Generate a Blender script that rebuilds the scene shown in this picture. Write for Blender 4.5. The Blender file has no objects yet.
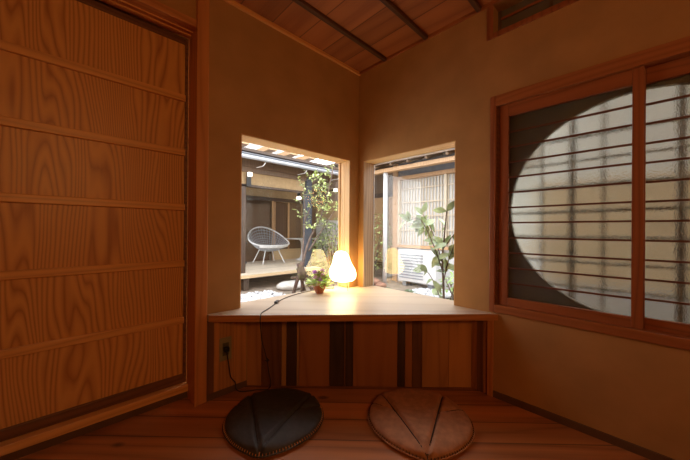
import bpy, bmesh, math, random
from mathutils import Vector, Matrix, noise
random.seed(7)
S = bpy.context.scene
C = S.collection
# World axes: the room corner stands at the origin; x runs along the left wall, y along the right wall,
# the courtyard lies on the far (negative) side of both.

# ------------------------------------------------------------------ materials
def mat(name):
    m = bpy.data.materials.new(name); m.use_nodes = True
    nt = m.node_tree
    return m, nt, nt.nodes['Principled BSDF']

def N(nt, typ, **kw):
    n = nt.nodes.new(typ)
    for k, v in kw.items(): setattr(n, k, v)
    return n

def ramp(nt, stops):
    r = N(nt, 'ShaderNodeValToRGB'); e = r.color_ramp.elements
    while len(e) < len(stops): e.new(0.5)
    for i, (p, c) in enumerate(stops):
        e[i].position = p; e[i].color = (*c, 1)
    return r

def plain(name, col, rough=.6, metal=0, var=.06, scale=12, spec=.5, bump=0):
    m, nt, b = mat(name)
    tc = N(nt, 'ShaderNodeTexCoord'); ns = N(nt, 'ShaderNodeTexNoise'); ns.inputs['Scale'].default_value = scale
    ns.inputs['Detail'].default_value = 4
    nt.links.new(tc.outputs['Object'], ns.inputs['Vector'])
    lo = tuple(max(0, c*(1-var*2)) for c in col); hi = tuple(min(1, c*(1+var*2)) for c in col)
    r = ramp(nt, [(.3, lo), (.7, hi)])
    nt.links.new(ns.outputs['Fac'], r.inputs['Fac']); nt.links.new(r.outputs['Color'], b.inputs['Base Color'])
    b.inputs['Roughness'].default_value = rough; b.inputs['Metallic'].default_value = metal
    b.inputs['Specular IOR Level'].default_value = spec
    if bump:
        bp = N(nt, 'ShaderNodeBump'); bp.inputs['Strength'].default_value = bump; bp.inputs['Distance'].default_value = .01
        nt.links.new(ns.outputs['Fac'], bp.inputs['Height']); nt.links.new(bp.outputs['Normal'], b.inputs['Normal'])
    return m

def wood(name, dark, light, along='Z', freq=16, stretch=.1, rough=.45, rot=0, plank=0, plank_var=.35, distort=3.0, knots=False, plank_axis='X', fine=.35, lin=60):
    """Straight and cathedral grain: ring bands around an axis that wanders; optional plank joints across plank_axis."""
    m, nt, b = mat(name); L = nt.links
    tc = N(nt, 'ShaderNodeTexCoord'); mp = N(nt, 'ShaderNodeMapping')
    mp.inputs['Rotation'].default_value = (0, 0, rot)
    L.new(tc.outputs['Object'], mp.inputs['Vector'])
    oi = N(nt, 'ShaderNodeObjectInfo')
    sep = N(nt, 'ShaderNodeSeparateXYZ'); L.new(mp.outputs[0], sep.inputs[0])
    rnd = N(nt, 'ShaderNodeMath', operation='MULTIPLY'); rnd.inputs[1].default_value = 37; L.new(oi.outputs['Random'], rnd.inputs[0])
    base = rnd.outputs[0]; pid = None
    if plank:
        dv = N(nt, 'ShaderNodeMath', operation='DIVIDE'); dv.inputs[1].default_value = plank; L.new(sep.outputs[plank_axis], dv.inputs[0])
        fl = N(nt, 'ShaderNodeMath', operation='FLOOR'); L.new(dv.outputs[0], fl.inputs[0])
        pid = fl.outputs[0]
        ml = N(nt, 'ShaderNodeMath', operation='MULTIPLY'); ml.inputs[1].default_value = 5.37; L.new(pid, ml.inputs[0])
        ad = N(nt, 'ShaderNodeMath', operation='ADD'); L.new(ml.outputs[0], ad.inputs[0]); L.new(base, ad.inputs[1]); base = ad.outputs[0]
    off = N(nt, 'ShaderNodeCombineXYZ')
    for i in range(3): L.new(base, off.inputs[i])
    va = N(nt, 'ShaderNodeVectorMath', operation='ADD'); L.new(mp.outputs[0], va.inputs[0]); L.new(off.outputs[0], va.inputs[1])
    sc = N(nt, 'ShaderNodeVectorMath', operation='MULTIPLY'); L.new(va.outputs[0], sc.inputs[0])
    k = [1, 1, 1]; k['XYZ'.index(along)] = stretch; sc.inputs[1].default_value = k
    n1 = N(nt, 'ShaderNodeTexNoise'); n1.inputs['Scale'].default_value = 2.6; n1.inputs['Detail'].default_value = 3.2; n1.inputs['Roughness'].default_value = .45
    L.new(sc.outputs[0], n1.inputs['Vector'])
    mu = N(nt, 'ShaderNodeMath', operation='MULTIPLY'); mu.inputs[1].default_value = freq*distort; L.new(n1.outputs['Fac'], mu.inputs[0])
    sv = N(nt, 'ShaderNodeSeparateXYZ'); L.new(va.outputs[0], sv.inputs[0])
    oth = [a for a in 'XYZ' if a != along]
    sa = N(nt, 'ShaderNodeMath', operation='ADD'); L.new(sv.outputs[oth[0]], sa.inputs[0]); L.new(sv.outputs[oth[1]], sa.inputs[1])
    ma = N(nt, 'ShaderNodeMath', operation='MULTIPLY_ADD'); ma.inputs[1].default_value = lin; L.new(sa.outputs[0], ma.inputs[0]); L.new(mu.outputs[0], ma.inputs[2])
    sn = N(nt, 'ShaderNodeMath', operation='PINGPONG'); sn.inputs[1].default_value = 1; L.new(ma.outputs[0], sn.inputs[0])
    # fine fibre
    sc2 = N(nt, 'ShaderNodeVectorMath', operation='MULTIPLY'); L.new(va.outputs[0], sc2.inputs[0])
    k2 = [60, 60, 60]; k2['XYZ'.index(along)] = 2; sc2.inputs[1].default_value = k2
    n2 = N(nt, 'ShaderNodeTexNoise'); n2.inputs['Scale'].default_value = 1.5; n2.inputs['Detail'].default_value = 2; L.new(sc2.outputs[0], n2.inputs['Vector'])
    mx = N(nt, 'ShaderNodeMix', data_type='FLOAT'); mx.inputs[0].default_value = fine
    L.new(sn.outputs[0], mx.inputs[2]); L.new(n2.outputs['Fac'], mx.inputs[3])
    mid = tuple((a+c*2)/3 for a, c in zip(dark, light))
    r = ramp(nt, [(.25, light), (.62, mid), (.95, dark)]); L.new(mx.outputs[0], r.inputs['Fac'])
    col = r.outputs['Color']
    if plank:
        wn = N(nt, 'ShaderNodeTexWhiteNoise', noise_dimensions='1D'); L.new(pid, wn.inputs['W'])
        mr = N(nt, 'ShaderNodeMapRange'); mr.inputs[3].default_value = 1-plank_var; mr.inputs[4].default_value = 1+plank_var*.5
        L.new(wn.outputs['Value'], mr.inputs[0])
        fr = N(nt, 'ShaderNodeMath', operation='FRACT'); L.new(dv.outputs[0], fr.inputs[0])
        pp = N(nt, 'ShaderNodeMath', operation='PINGPONG'); pp.inputs[1].default_value = .5; L.new(fr.outputs[0], pp.inputs[0])
        ss = N(nt, 'ShaderNodeMapRange'); ss.inputs[1].default_value = 0; ss.inputs[2].default_value = .005/plank; ss.inputs[3].default_value = .2; ss.inputs[4].default_value = 1
        L.new(pp.outputs[0], ss.inputs[0])
        m2 = N(nt, 'ShaderNodeMath', operation='MULTIPLY'); L.new(mr.outputs[0], m2.inputs[0]); L.new(ss.outputs[0], m2.inputs[1])
        vm = N(nt, 'ShaderNodeVectorMath', operation='SCALE'); L.new(col, vm.inputs[0]); L.new(m2.outputs[0], vm.inputs['Scale'])
        col = vm.outputs[0]
    if knots:
        vo = N(nt, 'ShaderNodeTexVoronoi'); vo.inputs['Scale'].default_value = 4.6
        sk = N(nt, 'ShaderNodeVectorMath', operation='MULTIPLY'); kk = [1, 1, 1]; kk['XYZ'.index(along)] = .55; sk.inputs[1].default_value = kk
        L.new(va.outputs[0], sk.inputs[0]); L.new(sk.outputs[0], vo.inputs['Vector'])
        km = N(nt, 'ShaderNodeMapRange'); km.inputs[1].default_value = .04; km.inputs[2].default_value = .10; km.inputs[3].default_value = .3; km.inputs[4].default_value = 1
        L.new(vo.outputs['Distance'], km.inputs[0])
        vk = N(nt, 'ShaderNodeVectorMath', operation='SCALE'); L.new(col, vk.inputs[0]); L.new(km.outputs[0], vk.inputs['Scale']); col = vk.outputs[0]
    L.new(col, b.inputs['Base Color'])
    b.inputs['Roughness'].default_value = rough
    bp = N(nt, 'ShaderNodeBump'); bp.inputs['Strength'].default_value = .12; bp.inputs['Distance'].default_value = .002
    L.new(n2.outputs['Fac'], bp.inputs['Height']); L.new(bp.outputs['Normal'], b.inputs['Normal'])
    return m

def emis(name, col, s):
    m, nt, b = mat(name)
    b.inputs['Base Color'].default_value = (*[min(1, c) for c in col], 1)
    b.inputs['Emission Color'].default_value = (*col, 1); b.inputs['Emission Strength'].default_value = s
    return m

def clear_glass(name, refl=1.0):
    m = bpy.data.materials.new(name); m.use_nodes = True; nt = m.node_tree; nt.nodes.clear()
    o = N(nt, 'ShaderNodeOutputMaterial'); mx = N(nt, 'ShaderNodeMixShader'); t = N(nt, 'ShaderNodeBsdfTransparent'); g = N(nt, 'ShaderNodeBsdfGlossy')
    g.inputs['Roughness'].default_value = .02; lw = N(nt, 'ShaderNodeLayerWeight'); lw.inputs[0].default_value = .5; pw = N(nt, 'ShaderNodeMath', operation='POWER'); pw.inputs[1].default_value = 5; nt.links.new(lw.outputs['Facing'], pw.inputs[0])
    f = N(nt, 'ShaderNodeMath', operation='MULTIPLY_ADD'); f.inputs[1].default_value = .9; f.inputs[2].default_value = .036; nt.links.new(pw.outputs[0], f.inputs[0])
    nt.links.new(f.outputs[0], mx.inputs[0]); nt.links.new(t.outputs[0], mx.inputs[1]); nt.links.new(g.outputs[0], mx.inputs[2]); nt.links.new(mx.outputs[0], o.inputs[0])
    return m

def frosted_glass(name):
    m = bpy.data.materials.new(name); m.use_nodes = True; nt = m.node_tree; nt.nodes.clear()
    o = N(nt, 'ShaderNodeOutputMaterial'); g = N(nt, 'ShaderNodeBsdfRefraction')
    g.inputs['Roughness'].default_value = .21; g.inputs['IOR'].default_value = 1.33; g.inputs['Color'].default_value = (.82, .85, .84, 1)
    gl = N(nt, 'ShaderNodeBsdfGlossy'); gl.inputs['Roughness'].default_value = .35
    mx = N(nt, 'ShaderNodeMixShader'); mx.inputs[0].default_value = .05
    tc = N(nt, 'ShaderNodeTexCoord'); v = N(nt, 'ShaderNodeTexNoise'); v.inputs['Scale'].default_value = 210; v.inputs['Detail'].default_value = 1.5
    mp = N(nt, 'ShaderNodeMapping'); mp.inputs['Scale'].default_value = (1, 1, .55)
    nt.links.new(tc.outputs['Object'], mp.inputs[0]); nt.links.new(mp.outputs[0], v.inputs['Vector'])
    bp = N(nt, 'ShaderNodeBump'); bp.inputs['Strength'].default_value = .7; bp.inputs['Distance'].default_value = .003
    nt.links.new(v.outputs['Fac'], bp.inputs['Height']); nt.links.new(bp.outputs[0], g.inputs['Normal']); nt.links.new(bp.outputs[0], gl.inputs['Normal'])
    nt.links.new(g.outputs[0], mx.inputs[1]); nt.links.new(gl.outputs[0], mx.inputs[2]); nt.links.new(mx.outputs[0], o.inputs[0])
    return m

M = {}
# room
M['plaster'] = plain('ochre_mud_plaster', (.44, .22, .072), .9, var=.05, scale=5, bump=.08)
M['floor'] = wood('reddish_cedar_floorboards', (.24, .075, .024), (.52, .19, .062), along='X', freq=7, rough=.36, rot=math.radians(45), plank=.141, plank_axis='Y', plank_var=.45, knots=True, lin=22, fine=.4)
M['ceiling'] = wood('red_cedar_ceiling_boards', (.28, .075, .022), (.44, .14, .04), along='Y', freq=5, rough=.55, plank=.208, plank_axis='X', plank_var=.2, lin=14, fine=.4)
M['batten'] = wood('dark_ceiling_batten', (.05, .018, .008), (.10, .035, .015), along='X')
M['trimwood'] = wood('reddish_cedar_trim', (.42, .14, .038), (.62, .24, .07), along='Z', freq=9, rough=.4)
M['trimwood_x'] = wood('reddish_cedar_trim_along_x', (.42, .14, .038), (.62, .24, .07), along='X', freq=9, rough=.4)
M['trimwood_y'] = wood('reddish_cedar_trim_along_y', (.26, .075, .022), (.40, .13, .04), along='Y', freq=9, rough=.4)
M['sashwood'] = wood('red_brown_sash_wood', (.20, .055, .018), (.34, .10, .032), along='Z', freq=9, rough=.4)
M['sash_rail'] = wood('red_brown_sash_rail', (.20, .055, .018), (.34, .10, .032), along='Y', freq=9, rough=.4, lin=40)
M['muntin'] = plain('dark_red_brown_bar', (.13, .04, .016), .5)
M['palewood_x'] = wood('pale_cypress_along_x', (.55, .30, .11), (.78, .52, .24), along='X', freq=8, rough=.5)
M['palewood_y'] = wood('pale_cypress_along_y', (.55, .30, .11), (.78, .52, .24), along='Y', freq=8, rough=.5)
M['palewood_z'] = wood('pale_cypress_upright', (.50, .27, .10), (.74, .46, .19), along='Z', freq=14, rough=.5)
M['jambgrey'] = wood('weathered_jamb_board', (.30, .20, .13), (.52, .38, .25), along='Z', freq=12, rough=.6)
M['counter'] = wood('pale_cypress_counter', (.54, .42, .31), (.64, .52, .40), along='X', freq=3, rough=.36, rot=math.radians(45), fine=.3, lin=12)
M['counter_edge_warm'] = wood('counter_edge_warm_light', (.42, .15, .05), (.58, .24, .085), along='X', freq=6, rough=.4, rot=math.radians(45))
M['doorpanel'] = wood('cedar_door_panel', (.42, .135, .032), (.76, .36, .105), along='Z', freq=26, stretch=.15, rough=.42, fine=.25, lin=105)
M['doorrail'] = wood('cedar_door_rail', (.58, .24, .065), (.82, .40, .125), along='X', freq=8, rough=.4)
M['darkwood_x'] = wood('dark_brown_rail', (.10, .035, .014), (.20, .075, .03), along='X', freq=9)
M['baseboard'] = plain('dark_baseboard_and_gap_shade', (.13, .06, .028), .6)
PL = {}
for k_, (a_, b_) in {'mid': ((.34, .13, .04), (.50, .21, .066)), 'red': ((.26, .085, .026), (.38, .135, .042)), 'dark': ((.03, .014, .007), (.075, .03, .013)),
                     'brown': ((.10, .035, .014), (.19, .07, .026)), 'pale': ((.30, .13, .05), (.46, .22, .08)), 'warm': ((.40, .15, .042), (.58, .24, .07))}.items():
    PL[k_] = wood('counter_panel_board_'+k_, a_, b_, along='Z', freq=10, rough=.5)
M['glass'] = clear_glass('clear_glass')
M['frost'] = frosted_glass('hammered_frosted_glass')
M['outlet'] = plain('olive_grey_plate', (.28, .225, .115), .45)
M['black'] = plain('black_plastic', (.012, .012, .012), .4)
M['cord'] = plain('dark_cord', (.02, .014, .012), .6)
M['leather_black'] = plain('charcoal_leather', (.05, .042, .036), .62, var=.12, scale=30, bump=.25)
M['leather_brown'] = plain('chestnut_leather', (.44, .19, .085), .7, var=.1, scale=30, bump=.25)
M['stitch_orange'] = plain('orange_thread', (.75, .30, .09), .8)
M['stitch_dark'] = plain('dark_thread', (.03, .015, .01), .8)
M['wire'] = plain('black_wire', (.02, .02, .02), .4, metal=.6)
M['paper'] = emis('glowing_paper', (1.0, .76, .34), 11)
M['terracotta'] = plain('glazed_red_brown_clay', (.34, .10, .035), .3)
M['soil'] = plain('potting_soil', (.05, .03, .02), .95)
M['leafy'] = plain('yellow_green_leaf', (.48, .66, .16), .5, var=.3, scale=40)
M['flower_purple'] = plain('mauve_petal', (.66, .36, .74), .6, var=.15, scale=60)
M['flower_pink'] = plain('pink_petal', (.88, .55, .66), .6, var=.15, scale=60)
# courtyard
M['ground'] = plain('damp_brown_ground', (.25, .20, .155), .95, var=.15, scale=8, bump=.3)
M['pebble'] = plain('white_pebble', (.58, .60, .64), .7, var=.12, scale=9)
M['stone'] = plain('grey_stepping_stone', (.55, .54, .51), .85, var=.12, scale=14, bump=.4)
M['deck'] = wood('weathered_pale_deck', (.52, .43, .33), (.72, .63, .50), along='X', freq=6, rough=.7, plank=.12, plank_axis='Y', plank_var=.12)
M['deck_edge'] = wood('tan_deck_edge', (.50, .36, .20), (.66, .50, .30), along='X', freq=6)
M['housewood'] = wood('dark_brown_house_wood', (.035, .022, .015), (.085, .052, .034), along='Z', freq=8)
M['housewood2'] = wood('brown_house_panel', (.10, .06, .035), (.17, .105, .06), along='Z', freq=8)
M['lightpost'] = wood('light_brown_post', (.38, .22, .11), (.55, .34, .18), along='Z', freq=8)
M['tanwall'] = plain('tan_plaster_band', (.40, .28, .15), .9)
M['whitewall'] = plain('white_render', (.60, .60, .60), .9, var=.03)
M['concrete'] = plain('grey_concrete', (.48, .47, .46), .9)
M['tile_shade_grey'] = plain('grey_roof_tile_and_wall_shade', (.16, .17, .19), .6)
M['bluegrey'] = plain('blue_grey_post', (.055, .065, .085), .6)
M['gutter'] = plain('pale_metal_gutter', (.45, .47, .52), .35, metal=.2)
M['gutterdark'] = plain('dark_gutter_lip', (.08, .09, .11), .5)
M['white'] = plain('white_enamel', (.66, .67, .68), .4, var=.02)
M['aclouver'] = plain('grey_louvre', (.22, .24, .27), .5)
M['wirewhite'] = plain('white_cord', (.70, .72, .74), .5)
M['wiregrey'] = plain('grey_weave', (.30, .32, .35), .6)
M['bark'] = plain('grey_brown_bark', (.14, .10, .08), .9, var=.25, scale=25, bump=.5)
M['stake'] = plain('dark_stake_wood', (.10, .06, .045), .85, var=.2, scale=20)
M['leaf_light'] = plain('light_green_leaf', (.52, .62, .26), .5, var=.25, scale=5)
M['leaf_mid'] = plain('mid_green_leaf', (.26, .40, .13), .4, var=.25, scale=6)
M['leaf_dark'] = plain('dark_green_leaf', (.07, .14, .05), .3, var=.25, scale=6)
M['leaf_gloss'] = plain('glossy_grey_green_leaf', (.34, .44, .24), .22, var=.3, scale=8)
M['lattice_frame'] = wood('pale_brown_lattice', (.48, .40, .30), (.62, .54, .42), along='Z', freq=8)
M['shoji'] = plain('pale_shoji_screen', (.56, .56, .55), .8, var=.03)
M['globe'] = emis('lit_white_globe', (1, .95, .85), 3)
M['bamboo'] = plain('grey_bamboo', (.26, .23, .18), .7, var=.2, scale=20)
M['greenglass'] = plain('dim_interior', (.05, .04, .035), .6)

# ------------------------------------------------------------------ builders
def link(name, bm, m, parent=None, smooth=False, loc=None, bevel=0):
    me = bpy.data.meshes.new(name); bm.normal_update(); bm.to_mesh(me); bm.free()
    for mm in (m if isinstance(m, (list, tuple)) else [m]): me.materials.append(mm)
    if smooth:
        for p in me.polygons: p.use_smooth = True
    o = bpy.data.objects.new(name, me); C.objects.link(o)
    if parent: o.parent = parent
    if loc: o.location = loc
    if bevel:
        b = o.modifiers.new('bevel', 'BEVEL'); b.width = bevel; b.segments = 2; b.limit_method = 'ANGLE'
    return o

def box(bm, a, b, mi=0):
    x0, y0, z0 = [min(p, q) for p, q in zip(a, b)]; x1, y1, z1 = [max(p, q) for p, q in zip(a, b)]
    v = [bm.verts.new(p) for p in ((x0,y0,z0),(x1,y0,z0),(x1,y1,z0),(x0,y1,z0),(x0,y0,z1),(x1,y0,z1),(x1,y1,z1),(x0,y1,z1))]
    for f in ((0,3,2,1),(4,5,6,7),(0,1,5,4),(1,2,6,5),(2,3,7,6),(3,0,4,7)):
        fc = bm.faces.new([v[i] for i in f]); fc.material_index = mi
    return bm

def boxes(*bs):
    bm = bmesh.new()
    for a, b in bs: box(bm, a, b)
    return bm

def bx(name, a, b, m, parent=None, bevel=0): return link(name, boxes((a, b)), m, parent, bevel=bevel)

def prism(bm, pts, z0, z1):
    lo = [bm.verts.new((x, y, z0)) for x, y in pts]; hi = [bm.verts.new((x, y, z1)) for x, y in pts]
    bm.faces.new(lo[::-1]); bm.faces.new(hi)
    for i in range(len(pts)):
        j = (i+1) % len(pts); bm.faces.new([lo[i], lo[j], hi[j], hi[i]])
    bmesh.ops.recalc_face_normals(bm, faces=bm.faces); return bm

def tube(bm, pts, r, seg=8, close=False):
    pts = [Vector(p) for p in pts]; n = len(pts)
    rs = r if isinstance(r, (list, tuple)) else [r]*n
    rings = []; up = None
    for i, p in enumerate(pts):
        if close: d = (pts[(i+1) % n]-pts[i-1]).normalized()
        else: d = (pts[min(i+1, n-1)]-pts[max(i-1, 0)]).normalized()
        if up is None:
            up = Vector((0, 0, 1)) if abs(d.z) < .9 else Vector((1, 0, 0))
        s = d.cross(up).normalized(); up = s.cross(d).normalized()
        rings.append([bm.verts.new(p + (s*math.cos(a)+up*math.sin(a))*rs[i]) for a in [2*math.pi*k/seg for k in range(seg)]])
    for i in range(n if close else n-1):
        A, B = rings[i], rings[(i+1) % n]
        for k in range(seg): bm.faces.new([A[k], A[(k+1) % seg], B[(k+1) % seg], B[k]])
    if not close:
        bm.faces.new(rings[0][::-1]); bm.faces.new(rings[-1])
    return bm

def lathe(bm, prof, seg=32, c=(0, 0), cap=True):
    rings = [[bm.verts.new((c[0]+r*math.cos(2*math.pi*k/seg), c[1]+r*math.sin(2*math.pi*k/seg), z)) for k in range(seg)] for r, z in prof]
    for A, B in zip(rings, rings[1:]):
        for k in range(seg): bm.faces.new([A[k], A[(k+1) % seg], B[(k+1) % seg], B[k]])
    if cap:
        bm.faces.new(rings[0][::-1]); bm.faces.new(rings[-1])
    bmesh.ops.recalc_face_normals(bm, faces=bm.faces); return bm

def spline(pts, n=6):
    P = [Vector(p) for p in pts]; P = [2*P[0]-P[1]] + P + [2*P[-1]-P[-2]]; out = []
    for i in range(1, len(P)-2):
        for k in range(n):
            t = k/n; a, b, c, d = P[i-1:i+3]
            out.append(.5*((2*b)+(c-a)*t+(2*a-5*b+4*c-d)*t*t+(3*b-a-3*c+d)*t**3))
    out.append(P[-2]); return out

def leaf(bm, p, d, up, L, W, droop=.15, mi=0):
    d = Vector(d).normalized(); s = d.cross(Vector(up))
    s = s.normalized() if s.length > 1e-4 else Vector((1, 0, 0)); u = s.cross(d).normalized(); p = Vector(p)
    prof = [(0, .02), (.2, .32), (.45, .5), (.7, .38), (.9, .14), (1, .01)]; rows = []
    for t, w in prof:
        c = p + d*(t*L) - u*(droop*L*t*t)
        rows.append([bm.verts.new(c - s*w*W + u*w*W*.25), bm.verts.new(c), bm.verts.new(c + s*w*W + u*w*W*.25)])
    for A, B in zip(rows, rows[1:]):
        for k in range(2):
            f = bm.faces.new([A[k], A[k+1], B[k+1], B[k]]); f.smooth = True; f.material_index = mi

def tag(o, label=None, cat=None, group=None, kind=None):
    if label: o['label'] = label
    if cat: o['category'] = cat
    if group: o['group'] = group
    if kind: o['kind'] = kind
    return o

def thing(name, label, cat, loc=(0, 0, 0), group=None, rz=0):
    o = bpy.data.objects.new(name, None); C.objects.link(o); o.location = loc; o.rotation_euler = (0, 0, rz); o.empty_display_size = .1
    return tag(o, label, cat, group)

def struct(o, label=None, cat=None): return tag(o, label, cat, kind='structure')
def sempty(name, label, cat, loc=(0, 0, 0)):
    return tag(thing(name, label, cat, loc), kind='structure')

CEIL = 2.2785; ZC = .479; ZO = 1.525; T = .13
RX, RY = 3.7, 3.7

# ------------------------------------------------------------------ room shell
struct(link('floor', boxes(((-.005, -.12, -.12), (RX, RY, 0))), M['floor']), 'reddish cedar board floor with knots under the two cushions', 'floor')
struct(link('ceiling', boxes(((-.13, -.2, CEIL), (RX+.1, RY+.1, CEIL+.15))), M['ceiling']), 'red cedar board ceiling with dark battens above the corner', 'ceiling')
# left wall with its opening (x .101-1.025), post at x 1.21-1.275, door recess beyond
wl = bmesh.new()
XL0, XL1 = .101, 1.025
box(wl, (-T, -T, -.12), (XL0, 0, CEIL)); box(wl, (XL0, -T, -.12), (XL1, 0, ZC-.036)); box(wl, (XL0, -T, ZO), (XL1, 0, CEIL)); box(wl, (XL1, -T, -.12), (1.215, 0, CEIL))
box(wl, (1.215, -.28, 2.077), (RX, -.012, CEIL)); box(wl, (2.3, -.28, 0), (RX, -.02, 2.077)); box(wl, (1.215, -.3, -.12), (2.3, -.2, 2.12))
struct(link('wall_left', wl, M['plaster']), 'ochre plaster wall left of the corner around the left garden window', 'wall')
YR0, YR1 = .058, .845
WY0, WY1, WZ0, WZ1 = 1.085, 2.26, .535, 1.665      # sliding window recess
wr = bmesh.new()
box(wr, (-T, 0, -.12), (0, YR0, CEIL)); box(wr, (-T, YR0, -.12), (0, YR1, ZC-.036)); box(wr, (-T, YR0, ZO), (0, YR1, CEIL))
box(wr, (-T, YR1, -.12), (0, 1.06, CEIL)); box(wr, (-T, 1.06, -.12), (0, 2.30, .51)); box(wr, (-T, 1.06, 1.70), (0, 2.30, 2.095))
TY0, TY1, TZ0, TZ1 = 1.065, 1.9, 2.095, 2.26
box(wr, (-T, 1.06, 2.095), (0, TY0, CEIL)); box(wr, (-T, TY1, 2.095), (0, 2.30, CEIL)); box(wr, (-T, TY0, TZ1), (0, TY1, CEIL))
box(wr, (-T, 2.30, -.12), (0, RY, CEIL))
struct(link('wall_right', wr, M['plaster']), 'ochre plaster wall right of the corner holding the frosted sliding window', 'wall')
struct(link('wall_rear', boxes(((-T, RY, -.12), (RX+.1, RY+.1, CEIL))), M['plaster']), 'ochre plaster wall behind the camera', 'wall')
struct(link('wall_side', boxes(((RX, -.3, -.12), (RX+.1, RY, CEIL))), M['plaster']), 'ochre plaster wall behind the camera on the left', 'wall')

# jamb linings of the two garden windows + clear panes
def prism_quad(bm, q, z0, z1): return prism(bm, q, z0, z1)
w1 = sempty('window_1', 'left garden window opening with pale wooden soffit and clear glass', 'window', (.56, 0, ZC))
def P(name, a, b, m, par, bevel=0):
    o = bx(name, a, b, m, None, bevel); o.parent = par; o.matrix_parent_inverse = Matrix.Translation(-Vector(par.location)); return o
def PL_(o, par): o.parent = par; o.matrix_parent_inverse = (Matrix.Translation(par.location) @ Matrix.Rotation(par.rotation_euler.z, 4, 'Z')).inverted(); return o
P('window_soffit', (XL0, -T, ZO-.006), (XL1, -.001, ZO+.004), M['palewood_x'], w1)
P('window_jamb', (XL0-.004, -T, ZC), (XL0+.006, -.001, ZO-.006), M['palewood_z'], w1)
P('window_jamb', (XL1-.006, -T, ZC), (XL1+.004, -.001, ZO-.006), M['palewood_z'], w1)
P('window_pane', (XL0-.05, -T-.010, ZC-.04), (XL1+.05, -T-.006, ZO+.05), M['glass'], w1)
bmv = boxes(((XL0+.006, -T+.004, ZC), (XL0+.014, -T+.02, ZO-.006)), ((XL0+.006, -T+.062, ZC), (XL0+.008, -T+.074, ZO-.006)))
PL_(link('glazing_bead', bmv, M['palewood_z']), w1)
w2 = sempty('window_2', 'right garden window opening with pale soffit and grey-brown jamb', 'window', (0, .45, ZC))
P('window_soffit', (-T, YR0, ZO-.006), (-.001, YR1, ZO+.004), M['palewood_y'], w2)
P('window_jamb', (-T, YR0-.004, ZC), (-.001, YR0+.006, ZO-.006), M['jambgrey'], w2)
P('window_jamb', (-T, YR1-.006, ZC), (-.001, YR1+.004, ZO-.006), M['palewood_z'], w2)
P('window_pane', (-T-.010, YR0-.05, ZC-.04), (-T-.006, YR1+.05, ZO+.05), M['glass'], w2)
PL_(link('glazing_bead', boxes(((-T+.002, YR0+.006, ZC), (-T+.010, YR0+.012, ZO-.006)), ((-T+.002, YR0, ZO-.013), (-T+.010, YR1, ZO-.006))), M['white']), w2)

# trims
struct(bx('trim_1', (0, 0, CEIL-.022), (1.9, .018, CEIL), M['doorrail']), 'light cornice strip where the left wall meets the ceiling', 'trim')
struct(bx('trim_2', (0, .018, CEIL-.018), (.016, RY, CEIL), M['trimwood_y']), 'dark cornice strip where the right wall meets the ceiling', 'trim')
struct(bx('trim_3', (1.212, -.135, 0), (1.274, .012, CEIL), M['trimwood'], bevel=.004), 'upright cedar post between the plaster wall and the panelled door', 'post')
struct(bx('trim_4', (1.274, -.135, 2.035), (2.6, -.0, 2.075), M['trimwood_x'], bevel=.003), 'cedar lintel over the panelled door', 'lintel')
struct(bx('trim_5', (1.274, -.19, .04), (2.6, -.10, .078), M['doorrail'], bevel=.003), 'light cedar sill strip under the panelled door', 'door sill')
struct(bx('trim_6', (1.274, -.19, 0), (2.6, -.115, .04), M['baseboard']), 'dark strip standing in for the shadow gap under the door sill', 'trim')  # dark colour stands for the shadow in the gap below the sill
struct(bx('trim_7', (0, 1.048, 0), (.016, 1.078, ZC-.001), M['trimwood'], bevel=.002), 'narrow upright cedar strip at the right end of the counter', 'trim')
struct(bx('baseboard_right', (0, 1.078, 0), (.008, RY, .036), M['baseboard']), 'low dark skirting strip along the right wall', 'baseboard')
struct(bx('baseboard_left', (.98, 0, 0), (1.212, .006, .036), M['baseboard']), 'low dark skirting strip left of the counter panel', 'baseboard')
for i, y in enumerate((.29, .64, .99, 1.34, 1.69, 2.04)):
    struct(bx('trim_%d' % (8+i), (.016, y-.014, CEIL-.024), (3.6, y+.014, CEIL), M['batten'], bevel=.003), 'dark ceiling batten nearest the corner' if i == 0 else 'dark ceiling batten farther from the corner', 'batten')

# ------------------------------------------------------------------ panelled door
d1 = sempty('door_1', 'wide cedar sliding door with stacked vertical-grain panels and thin rails', 'door', (1.28, -.15, .08))
DX0, DX1 = 1.276, 2.3
rails = [.434, .755, 1.074, 1.385, 1.692]
edges = [.125] + rails + [2.03]
for i in range(6):
    PL_(link('door_panel', boxes(((DX0+.012, -.165, edges[i]), (DX1, -.150, edges[i+1]))), M['doorpanel']), d1)
for z in rails:
    PL_(link('door_rail', boxes(((DX0+.012, -.152, z-.019), (DX1, -.135, z+.019))), M['doorrail'], bevel=.004), d1)
PL_(link('bottom_rail', boxes(((DX0+.012, -.166, .079), (DX1, -.138, .127))), M['darkwood_x'], bevel=.003), d1)
PL_(link('top_rail', boxes(((DX0+.012, -.166, 2.0), (DX1, -.142, 2.034))), M['darkwood_x'], bevel=.003), d1)
PL_(link('door_stile', boxes(((DX0, -.166, .079), (DX0+.014, -.138, 2.034))), M['darkwood_x']), d1)
PL_(link('lintel_groove', boxes(((DX0, -.100, 2.026), (DX1, -.088, 2.036)), ((DX0, -.060, 2.030), (DX1, -.055, 2.036))), M['doorrail']), d1)

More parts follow.
